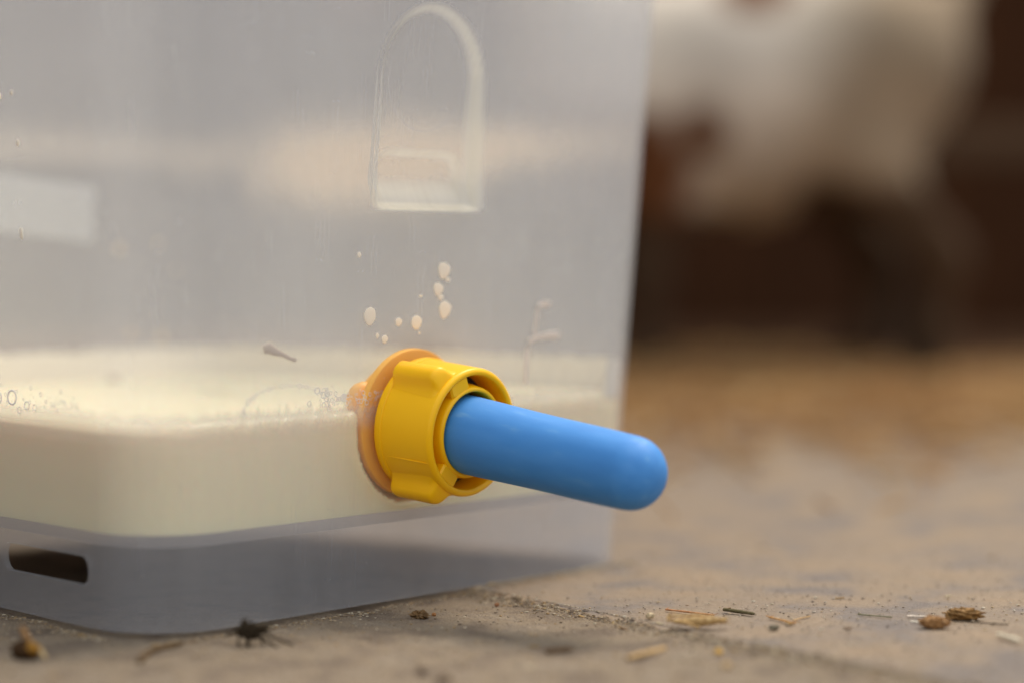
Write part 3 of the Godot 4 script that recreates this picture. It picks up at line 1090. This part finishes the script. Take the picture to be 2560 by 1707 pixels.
	var wc := []
	for q in [[3, false], [3, true], [0, false]]:
		for c in columns(200, 60):
			if q == [c[0], c[2]]:
				wc.append(c)
	wm.grid(wc.size(), 20, func(i, j):
		var jj: int = j if j < 10 else 19 - j
		var tops := LEVEL + 0.0042 + 0.0030 * wob.get_noise_1d(i * 7.0) + 0.0012 * wob.get_noise_1d(i * 40.0)
		var yy := lerpf(LEVEL - 0.0085, tops, jj / 9.0)
		return ring_pt(outline(yy, TH + (0.00002 if j < 10 else 0.00009)), wc[i], yy, false), false, true)
	for k in wm.v.size():
		var j: int = k / wc.size()
		var t := (j if j < 10 else 19 - j) / 9.0
		var blot := 0.75 + 0.5 * wob.get_noise_2d((k % wc.size()) * 11.0, t * 60.0)
		wm.c[k] = Color(1, 1, 1, clampf(0.42 * blot * smoothstep(0.0, 0.6, t) * (1.0 - smoothstep(0.72, 1.0, t)), 0.0, 1.0))
	tag(obj("milk_film", wm.done(true, true), wet, self, bx), "thin uneven wet film of milk on the near walls along the milk line", "milk film")
	var bub := TorusMesh.new()
	bub.inner_radius = 0.72
	bub.outer_radius = 1.0
	bub.rings = 16
	bub.ring_segments = 6
	var mb := MultiMesh.new()
	mb.transform_format = MultiMesh.TRANSFORM_3D
	mb.mesh = bub
	var spots := []
	for k in 150:
		var x := rng.randf_range(-0.10, -0.03)
		var c: float = -0.052 if rng.randf() < 0.6 else -0.034
		x = rng.randfn(c, 0.007)
		var y := LEVEL + 0.003 + absf(rng.randfn(0, 0.003))
		spots.append([x, y, 0.0002 + 0.0009 * pow(rng.randf(), 2.5)])
	for k in 40:                                             # an arc of bubbles, a big one burst
		var a := PI * k / 39.0
		spots.append([-0.0755 + 0.0215 * cos(a), LEVEL + 0.002 + 0.0092 * sin(a), 0.0005 + 0.0009 * pow(rng.randf(), 2.0)])
	var left := []                                            # froth on the left wall: big bubbles and their small neighbours
	for q in [[0.088, 0.0795, 0.0030], [0.0985, 0.0790, 0.0026], [0.0775, 0.0770, 0.0017], [0.072, 0.0765, 0.0013], [0.083, 0.0750, 0.0014]]:
		left.append(q)
	for k in 110:
		left.append([rng.randf_range(0.040, 0.105), 0.0755 + absf(rng.randfn(0.0, 0.0042)), 0.0002 + 0.0007 * pow(rng.randf(), 2.0)])
	mb.instance_count = spots.size() + left.size()
	for k in left.size():
		var s: Array = left[k]
		mb.set_instance_transform(spots.size() + k, Transform3D(Basis(Vector3.FORWARD, PI / 2).scaled(Vector3(0.4, 1, 1) * s[2]), on_left(s[0], s[1], -TH - 0.0001)))
	for k in spots.size():
		var s: Array = spots[k]
		var p := on_front(s[0], s[1], -TH - 0.0001)
		mb.set_instance_transform(k, Transform3D(Basis(Vector3.RIGHT, PI / 2).scaled(Vector3(1, 1, 0.4) * s[2]), p))
	var mo := MultiMeshInstance3D.new()
	mo.name = "milk_bubbles"
	mo.multimesh = mb
	var froth := mat(srgb(246, 238, 232, 130), 0.3, 0.5)
	froth.transparency = BaseMaterial3D.TRANSPARENCY_ALPHA
	mo.material_override = froth
	mo.set_meta("kind", "stuff")
	mo.transform = bx
	add_child(mo)


# ---------- milk splashes on the front wall
func build_drops() -> void:
	var cream := mat(srgb(244, 232, 212), 0.55, 0.4)
	var list := [
		[-0.0370, 0.1090, 0.0064, 0.0069, 0.0, "largest lone oval milk drop, up left of the yellow cap"],
		[-0.0438, 0.1319, 0.0020, 0.0022, 0.0, "small lone milk drop highest and leftmost above the yellow cap"],
		[0.0031, 0.1258, 0.0066, 0.0066, -0.35, "topmost of the three large slanting milk drops right of the hook pocket's foot"],
		[0.0056, 0.1224, 0.0026, 0.0018, 0.0, "tiny milk drop touching the foot of the topmost large drop"],
		[0.0002, 0.1187, 0.0054, 0.0050, -0.35, "middle one of the three large slanting milk drops"],
		[0.0018, 0.1156, 0.0030, 0.0024, 0.0, "small round milk drop between the middle and lowest large drops"],
		[0.0044, 0.1106, 0.0065, 0.0070, -0.25, "lowest of the three large slanting milk drops, pointed below"],
		[-0.0213, 0.1066, 0.0036, 0.0033, -0.1, "medium round milk drop between the two large drops above the cap"],
		[-0.0114, 0.1062, 0.0058, 0.0055, -0.1, "large oval milk drop straight above the yellow cap"],
		[-0.0327, 0.1017, 0.0018, 0.0021, 0.0, "small milk drop left of a pair nearest the yellow cap"],
		[-0.0286, 0.1003, 0.0034, 0.0031, -0.1, "larger milk drop of the pair nearest the yellow cap"],
		[-0.0095, 0.1163, 0.0022, 0.0011, 0.0, "tiny flat milk drop left of the middle large drop"],
		[-0.0096, 0.1021, 0.0010, 0.0011, 0.0, "speck of milk just below the large oval drop over the cap"],
	]
	for d in list:
		var b := MB.new()
		var tip: float = 0.35 if absf(d[4]) > 0.2 else 0.12
		var seed_x: float = d[0] * 9000.0
		b.grid(28, 7, func(i, j):
			var a: float = TAU * i / 28
			var rr: float = [0.0, 1.0, 0.97, 0.85, 0.62, 0.33, 0.0][j]
			var hh: float = [-0.02, 0.0, 0.35, 0.7, 0.92, 0.99, 1.0][j]
			var k := 1.0 + 0.09 * wob.get_noise_2d(cos(a) * 12.0 + seed_x, sin(a) * 12.0)
			var q := Vector2(cos(a) * (1.0 + tip * sin(a)), sin(a)) * rr * k
			q = Vector2(q.x * d[2] / 2, q.y * d[3] / 2).rotated(d[4])
			return on_front(d[0] + q.x, d[1] + q.y, 0.0001 + 0.00022 * hh * minf(1.0, d[3] / 0.004)), true, false)
		tag(obj("milk_drop", b.done(), cream, self, bx), d[5], "milk drop", "milk drops on the front of the bucket")
	var curd := mat(srgb(226, 196, 140), 0.6, 0.3)
	list = [
		[0, 0.0700, 0.1395, 0.0016, 0.0044, "narrow upright milk drop on the left wall in front of the paper label"],
		[0, 0.0800, 0.1892, 0.0015, 0.0026, "left one of two small milk drops high on the left wall"],
		[0, 0.0715, 0.1901, 0.0013, 0.0018, "right one of two small milk drops high on the left wall"],
		[0, 0.0690, 0.1720, 0.0014, 0.0024, "small faint milk drop on the left wall above the paper label"],
		[0, 0.0985, 0.1095, 0.0030, 0.0040, "milk drop cut by the left edge of the photo"],
		[1, 0.0580, 0.1351, 0.0040, 0.0040, "largest blurred milk drop on the far wall, below the paper label"],
		[1, 0.0823, 0.1379, 0.0028, 0.0026, "second blurred milk drop on the far wall, right of the largest"],
		[1, 0.0936, 0.1254, 0.0022, 0.0022, "lowest blurred milk drop of the three near the paper label"],
		[1, 0.0629, 0.0950, 0.0030, 0.0030, "round blurred milk drop just above the milk on the far wall"],
		[1, 0.0823, 0.0930, 0.0028, 0.0056, "slanting blurred milk drop just above the milk on the far wall"],
	]
	for d in list:
		var b := MB.new()
		var seed_x: float = d[1] * 9000.0
		b.grid(20, 6, func(i, j):
			var a: float = TAU * i / 20
			var rr: float = [0.0, 1.0, 0.95, 0.75, 0.4, 0.0][j]
			var hh: float = [-0.02, 0.0, 0.45, 0.8, 0.97, 1.0][j]
			var k := 1.0 + 0.12 * wob.get_noise_2d(cos(a) * 12.0 + seed_x, sin(a) * 12.0)
			var u: float = d[1] + cos(a) * rr * k * d[3] / 2
			var y: float = d[2] + sin(a) * rr * k * d[4] / 2
			if d[0] == 0:
				return on_left(u, y, 0.0001 + 0.0005 * hh)
			return Vector3(u, y, -0.125 - y * tan(deg_to_rad(DRAFT)) + TH + 0.0003 + 0.0006 * hh), true, false)
		tag(obj("milk_drop", b.done(), cream if d[0] == 0 else curd, self, bx), d[5], "milk drop", "milk drops on the other walls of the bucket")
	var sp := MB.new()
	sp.blob(Vector3(0.040, LEVEL + 0.0004, -0.112), Vector3(0.0034, 0.0016, 0.0028), wob, 0.3, 2.0, 20)
	tag(obj("floating_scrap", sp.done(), mat(srgb(150, 122, 108), 0.8, 0.3), self, bx), "brownish scrap floating on the milk at the far left", "scrap")
	# runs of dried milk on the right half of the front
	var run := mat(srgb(230, 216, 202, 150), 0.6, 0.3)
	run.transparency = BaseMaterial3D.TRANSPARENCY_ALPHA
	var b2 := MB.new()
	for q in [[[[0.0547, 0.0800], [0.0547, 0.0880], [0.0549, 0.0945], [0.0562, 0.0974], [0.0600, 0.0987], [0.0650, 0.0991], [0.0700, 0.0995], [0.0744, 0.0990]], [1.5, 1.5, 1.4, 1.4, 1.3, 1.4, 1.8, 2.2]], [[[0.0592, 0.0990], [0.0598, 0.1045], [0.0600, 0.1095], [0.0612, 0.1117], [0.0645, 0.1120], [0.0683, 0.1122]], [1.0, 1.1, 1.1, 1.2, 1.7, 1.4]]]:
		var path := []
		for p in q[0]:
			path.append(on_front(p[0], p[1], 0.0))
		b2.tube(path, q[1].map(func(r): return r * 0.001), 10, 0.8)
	for k in b2.v.size():                                     # pressed flat against the wall
		var p := b2.v[k]
		var z0 := on_front(p.x, p.y, 0.0).z
		b2.v[k].z = z0 + 0.0001 + clampf((p.z - z0 + 0.001) * 0.12, 0.0, 0.0004)
	tag(obj("milk_smear", b2.done(), run, self, bx), "faint branching run of dried milk near the right edge of the bucket", "milk smear")
	var b3 := MB.new()
	var tad := mat(srgb(206, 192, 178, 120), 0.6, 0.3)
	tad.transparency = BaseMaterial3D.TRANSPARENCY_ALPHA
	var path3 := []
	var pts3 := [[-0.0905, 0.0985, 2.0], [-0.0880, 0.0990, 2.6], [-0.0850, 0.0975, 2.0], [-0.0815, 0.0965, 1.2], [-0.0780, 0.0950, 0.9], [-0.0745, 0.0940, 0.9]]
	for p in pts3:
		path3.append(on_front(p[0], p[1], 0.0))
	b3.tube(path3, pts3.map(func(p): return p[2] * 0.001), 10, 0.8)
	for k in b3.v.size():
		var p := b3.v[k]
		var z0 := on_front(p.x, p.y, 0.0).z
		b3.v[k].z = z0 + 0.0001 + clampf((p.z - z0 + 0.001) * 0.12, 0.0, 0.0004)
	tag(obj("milk_smear", b3.done(), tad, self, bx), "tadpole shaped smear on the wall left of the yellow cap", "milk smear")


# ---------- debris on the floor
func stalk(called: String, label: String, a: Vector2, b: Vector2, r: float, tone: Color, group := "", lift := 0.0, frays := 0) -> void:
	var m := MB.new()
	var path := []
	var rad := []
	var pa := Vector3(a.x, ground_at(a.x, a.y) + r * 0.85, a.y)
	var pb := Vector3(b.x, ground_at(b.x, b.y) + r * 0.85 + lift, b.y)
	var n := 12
	for k in n + 1:
		var t := float(k) / n
		var p := pa.lerp(pb, t)
		p += Vector3(0, 0.15, 1) * r * 0.6 * wob.get_noise_1d(t * 40.0 + a.x * 5000.0)
		path.append(p)
		rad.append(r * (0.85 + 0.3 * wob.get_noise_1d(t * 90.0 + a.y * 3000.0)) * (1.0 if k < n else 0.7))
	m.tube(path, rad, 8, 0.75)
	for k in frays:
		var s: Vector3 = path[n] if k % 2 == 0 else path[0]
		var e := s + Vector3(rng.randf_range(-1, 1), rng.randf_range(-0.1, 0.5), rng.randf_range(-1, 1)) * r * 3.5
		m.tube([s, s.lerp(e, 0.5) + Vector3.UP * r * 0.3, e], [r * 0.3, r * 0.2, r * 0.08], 5)
	var mt := mat(Color.WHITE, 0.8, 0.3)
	mt.albedo_texture = noise_tex(0.06, [[0.0, tone.darkened(0.45)], [0.5, tone], [1.0, tone.lightened(0.15)]], 4, int(absf(a.x) * 9999), 64)
	mt.uv1_triplanar = true
	mt.uv1_scale = Vector3.ONE * 160.0
	tag(obj(called, m.done(), mt), label, "straw" if called == "straw_stalk" else "debris", group)

func crumb(called: String, label: String, at: Vector2, size: Vector3, tone: Color, yaw := 0.0, rough := 0.35, group := "") -> void:
	var m := MB.new()
	m.blob(Vector3(at.x, ground_at(at.x, at.y) + size.y * 0.85, at.y), size, wob, rough * 1.4, 2.6, 40, yaw)
	if called == "feed_pellet":                              # frayed at one end
		for k in 22:
			var s := Vector3(at.x, ground_at(at.x, at.y) + size.y, at.y) + Vector3(size.x * rng.randf_range(0.2, 0.95), rng.randf_range(-0.6, 0.6) * size.y, rng.randf_range(-0.3, 0.7) * size.z)
			var e := s + Vector3(rng.randf_range(-0.2, 1.0), rng.randf_range(-0.5, 0.9), rng.randf_range(-0.6, 0.8)) * size.y * 0.55
			m.tube([s, s.lerp(e, 0.5) + Vector3.UP * 0.0001, e], [0.00016, 0.00013, 0.00005], 4)
	var mt := mat(Color.WHITE, 0.75, 0.4)
	mt.albedo_texture = noise_tex(0.05, [[0.0, tone.darkened(0.5)], [0.45, tone], [1.0, tone.lightened(0.25)]], 4, int(absf(at.x) * 99999) % 5000, 64)
	mt.uv1_triplanar = true
	mt.uv1_scale = Vector3.ONE * 120.0
	tag(obj(called, m.done(), mt), label, "crumb" if called != "feed_pellet" else "pellet", group)

func build_debris() -> void:
	stalk("straw_stalk", "reddish straw stalk lying on the slab left of the dark twig", Vector2(0.0572, -0.8279), Vector2(0.0740, -0.8148), 0.00055, srgb(186, 128, 84), "", 0.0, 4)
	stalk("twig_piece", "short dark olive piece of twig on the slab", Vector2(0.0787, -0.8250), Vector2(0.0888, -0.8148), 0.00105, srgb(92, 82, 52))
	stalk("straw_stalk", "tan straw stalk with a frayed end, right of the dark twig", Vector2(0.0937, -0.8093), Vector2(0.1010, -0.7960), 0.0006, srgb(190, 140, 84), "", 0.0, 8)
	stalk("straw_stalk", "faint thin straw behind the frayed end of the tan stalk", Vector2(0.1015, -0.8040), Vector2(0.1090, -0.8130), 0.0004, srgb(186, 150, 104))
	crumb("bark_bit", "small dark green brown flake of bark on the slab", Vector2(0.0923, -0.7846), Vector3(0.0021, 0.0009, 0.0010), srgb(84, 74, 52), 0.5)
	crumb("feed_pellet", "nearer of the two brown pellets, ochre with a frayed end", Vector2(0.1500, -0.7895), Vector3(0.0048, 0.0022, 0.0026), srgb(158, 112, 62), -0.15, 0.5)
	crumb("feed_pellet", "farther of the two brown pellets, long and yellow at its right end", Vector2(0.1640, -0.8085), Vector3(0.0062, 0.0021, 0.0026), srgb(140, 100, 48), -0.1, 0.5)
	stalk("straw_stalk", "thick white chip of straw at the right edge of the photo", Vector2(0.1682, -0.7695), Vector2(0.1728, -0.7566), 0.0011, srgb(222, 210, 184))
	stalk("straw_stalk", "short white straw lying left of the nearer pellet", Vector2(0.1435, -0.8005), Vector2(0.1475, -0.7975), 0.0005, srgb(232, 222, 200))
	stalk("straw_stalk", "short pale straw behind the nearer pellet", Vector2(0.1440, -0.8110), Vector2(0.1510, -0.8100), 0.0007, srgb(222, 204, 184))
	stalk("twig_piece", "thin dark root fibre trailing right of the pellets", Vector2(0.1585, -0.8015), Vector2(0.1770, -0.7940), 0.0004, srgb(72, 60, 44))
	stalk("straw_stalk", "thin green stem lying left of the pellets", Vector2(0.1270, -0.8170), Vector2(0.1385, -0.8105), 0.0004, srgb(112, 108, 80))
	crumb("yellow_crumb", "bright yellow crumb in front of the husk", Vector2(0.0694, -0.7472), Vector3(0.0012, 0.0010, 0.0011), srgb(226, 172, 60))
	crumb("pale_crumb", "pale tan crumb blurred in front of the yellow one", Vector2(0.0695, -0.7210), Vector3(0.0015, 0.0012, 0.0013), srgb(206, 172, 122))
	crumb("pale_crumb", "pale stone like crumb on the edge of the slab left of the husk", Vector2(0.0502, -0.8102), Vector3(0.0016, 0.0010, 0.0012), srgb(220, 196, 156))
	crumb("brown_crumb", "crumbly brown lump lying close to the bottom edge of the bucket", Vector2(-0.0344, -0.8222), Vector3(0.0030, 0.0016, 0.0020), srgb(110, 78, 40), 0.2, 0.8)
	crumb("brown_crumb", "tiny orange crumb right of the brown lump by the bucket", Vector2(-0.0290, -0.8270), Vector3(0.0008, 0.0007, 0.0008), srgb(164, 108, 58))
	crumb("brown_crumb", "red brown crumb alone near the corner of the slab", Vector2(-0.0058, -0.8484), Vector3(0.0008, 0.0007, 0.0008), srgb(150, 96, 56))
	stalk("twig_piece", "dark brown stick blurred on the floor under the teat", Vector2(0.0115, -0.7480), Vector2(0.0203, -0.7524), 0.0011, srgb(98, 72, 44))
	stalk("straw_stalk", "tan straw stalk blurred in front of the slab's edge", Vector2(0.0383, -0.7350), Vector2(0.0517, -0.7472), 0.0012, srgb(192, 156, 104), "", 0.001)
	crumb("brown_crumb", "dark brown blurred crumb at the bottom of the photo, right one of two", Vector2(-0.0213, -0.6965), Vector3(0.0026, 0.0011, 0.0016), srgb(90, 66, 48), 0.1)
	crumb("brown_crumb", "dark brown blurred crumb at the bottom of the photo, left one of two", Vector2(-0.0287, -0.7103), Vector3(0.0016, 0.0013, 0.0014), srgb(84, 62, 48))
	build_husk()
	build_clumps()

func build_husk() -> void:
	var at := Vector2(0.0655, -0.7885)
	var y := ground_at(at.x, at.y)
	var husk := thing("grain_husk", "pale curled grain husk with straw, largest scrap on the edge of the slab", "husk", Transform3D(Basis(Vector3.UP, -0.12), Vector3(at.x, y, at.y)))
	var sheath := MB.new()
	sheath.grid(22, 24, func(i, j):
		var t: float = j / 23.0
		var a: float = lerpf(-2.5, 0.9, (i if i < 11 else 21 - i) / 10.0)
		var r := 0.0024 * (0.25 + 0.75 * sin(PI * clampf(t * 0.92 + 0.06, 0.0, 1.0))) * (1.0 + 0.25 * wob.get_noise_2d(a * 9.0, t * 80.0)) - (0.0 if i < 11 else 0.0003)
		return Vector3(lerpf(-0.008, 0.0105, t), 0.0024 + sin(a) * r * 0.85 + 0.0008 * t, cos(a) * r), true, false)
	var tan_ := mat(Color.WHITE, 0.7, 0.4)
	tan_.albedo_texture = noise_tex(0.05, [[0.0, srgb(120, 84, 46)], [0.5, srgb(196, 160, 104)], [1.0, srgb(226, 204, 156)]], 4, 88, 128)
	tan_.uv1_triplanar = true
	tan_.uv1_scale = Vector3(60, 200, 200)
	obj("sheath", sheath.done(), tan_, husk)
	for k in 16:
		var s := Vector3(0.0095 + rng.randf_range(-0.004, 0.0), 0.0030 + rng.randf_range(-0.001, 0.001), rng.randf_range(-0.001, 0.001))
		var e := s + Vector3(rng.randf_range(0.0005, 0.003), rng.randf_range(-0.0012, 0.0014), rng.randf_range(-0.0016, 0.0016))
		var f := MB.new()
		f.tube([s, s.lerp(e, 0.5) + Vector3.UP * 0.0002, e], [0.00022, 0.00016, 0.00006], 5)
		obj("fibre", f.done(), tan_, husk)
	var s1 := MB.new()
	s1.tube([Vector3(-0.0105, 0.0030, 0.0012), Vector3(-0.004, 0.0022, 0.0026), Vector3(0.001, 0.0008, 0.0034)], [0.0006, 0.0006, 0.0005], 8)
	obj("straw", s1.done(), tan_, husk)
	var s2 := MB.new()
	s2.tube([Vector3(-0.0105, 0.0034, 0.0005), Vector3(-0.0095, 0.0050, 0.0), Vector3(-0.0078, 0.0053, 0.0), Vector3(-0.0066, 0.0042, 0.0)], [0.0003, 0.0003, 0.0002, 0.0001], 6)
	obj("curl", s2.done(), tan_, husk)
	var s3 := MB.new()
	s3.tube([Vector3(-0.0106, 0.0038, 0.0), Vector3(0.0, 0.0046, -0.0006), Vector3(0.006, 0.0044, -0.0006)], [0.0005, 0.0005, 0.0003], 6)
	obj("straw", s3.done(), tan_, husk)

func build_clumps() -> void:
	# the dark rootlet clump at the bucket's foot
	var at := Vector2(-0.0895, -0.7660)
	var c := thing("rootlet_clump", "dark spindly clump of rootlets standing at the foot of the bucket", "root clump", Transform3D(Basis(), Vector3(at.x, ground_at(at.x, at.y), at.y)))
	var dark := mat(srgb(52, 42, 28), 0.85, 0.3)
	var core := MB.new()
	core.blob(Vector3(-0.0008, 0.0050, 0), Vector3(0.0036, 0.0024, 0.0024), wob, 1.1, 2.6, 32, 0.3)
	core.blob(Vector3(-0.0024, 0.0072, 0), Vector3(0.0013, 0.0022, 0.0012), wob, 0.6, 2.4, 20, 0.3)
	core.blob(Vector3(0.0034, 0.0062, 0), Vector3(0.0022, 0.0012, 0.0012), wob, 0.7, 2.4, 20, 0.3)
	obj("crown", core.done(), dark, c)
	var legs := [
		[Vector3(-0.0035, 0.004, 0.001), Vector3(-0.0046, 0.002, 0.002), Vector3(-0.0040, 0.0002, 0.0024), 0.0006],
		[Vector3(-0.001, 0.003, 0.001), Vector3(-0.0014, 0.0012, 0.002), Vector3(-0.0012, 0.0001, 0.002), 0.0010],
		[Vector3(0.001, 0.0036, 0.001), Vector3(0.0034, 0.0028, 0.002), Vector3(0.0042, 0.0002, 0.002), 0.0006],
		[Vector3(0.003, 0.005, 0), Vector3(0.0075, 0.0028, 0.0), Vector3(0.0145, 0.0004, 0.001), 0.00055],
		[Vector3(0.002, 0.004, 0.001), Vector3(0.0065, 0.0016, 0.003), Vector3(0.010, 0.0002, 0.006), 0.0005],
		[Vector3(-0.004, 0.005, 0), Vector3(-0.0075, 0.0040, -0.001), Vector3(-0.0095, 0.0030, -0.002), 0.0005],
		[Vector3(0.004, 0.006, 0), Vector3(0.0062, 0.0070, -0.001), Vector3(0.0068, 0.0086, -0.001), 0.0005],
	]
	for l in legs:
		var m := MB.new()
		m.tube([l[0], l[0].lerp(l[1], 0.5) + Vector3.UP * 0.0002, l[1], l[1].lerp(l[2], 0.5), l[2]], [l[3] * 1.3, l[3], l[3] * 0.9, l[3] * 0.8, l[3] * 0.5], 7)
		obj("rootlet", m.done(), dark, c)
	# the blurred clump at the left edge
	var at2 := Vector2(-0.1620, -0.7400)
	var d := thing("straw_clump", "brown and yellow clump with a straw stub at the left front, out of focus", "clump", Transform3D(Basis(), Vector3(at2.x, ground_at(at2.x, at2.y), at2.y)))
	var lump := MB.new()
	lump.blob(Vector3(0, 0.0028, 0), Vector3(0.0046, 0.0034, 0.0036), wob, 0.5, 2.2, 28)
	obj("lump", lump.done(), mat(srgb(66, 46, 26), 0.85, 0.3), d)
	var yl := MB.new()
	yl.blob(Vector3(0.0026, 0.0036, 0.0016), Vector3(0.0026, 0.0022, 0.0022), wob, 0.4, 2.2, 20)
	obj("yellow_bit", yl.done(), mat(srgb(146, 104, 40), 0.8, 0.3), d)
	var st := MB.new()
	st.tube([Vector3(0.0026, 0.0030, 0.0), Vector3(0.0004, 0.0072, -0.001), Vector3(-0.0014, 0.0105, -0.001)], [0.0011, 0.0011, 0.0009], 10)
	obj("straw", st.done(), mat(srgb(150, 112, 70), 0.8, 0.3), d)
	var st2 := MB.new()
	st2.tube([Vector3(0.0056, 0.0036, 0.002), Vector3(0.0068, 0.0016, 0.003), Vector3(0.0076, 0.0005, 0.003)], [0.0006, 0.0008, 0.0005], 8)
	obj("straw", st2.done(), mat(srgb(200, 172, 124), 0.8, 0.3), d)
	# a bent twig left of the middle
	var b := MB.new()
	var pts := [Vector2(-0.1222, -0.7310), Vector2(-0.1228, -0.7400), Vector2(-0.1215, -0.7520), Vector2(-0.1165, -0.7600), Vector2(-0.1130, -0.7625)]
	var path := []
	for p in pts:
		path.append(Vector3(p.x, ground_at(p.x, p.y) + 0.0009, p.y))
	b.tube(path, [0.0012, 0.0010, 0.0009, 0.0010, 0.0006], 8)
	tag(obj("twig_piece", b.done(), mat(srgb(96, 74, 48), 0.85, 0.3)), "bent brown twig blurred on the floor before the bucket's corner", "debris")
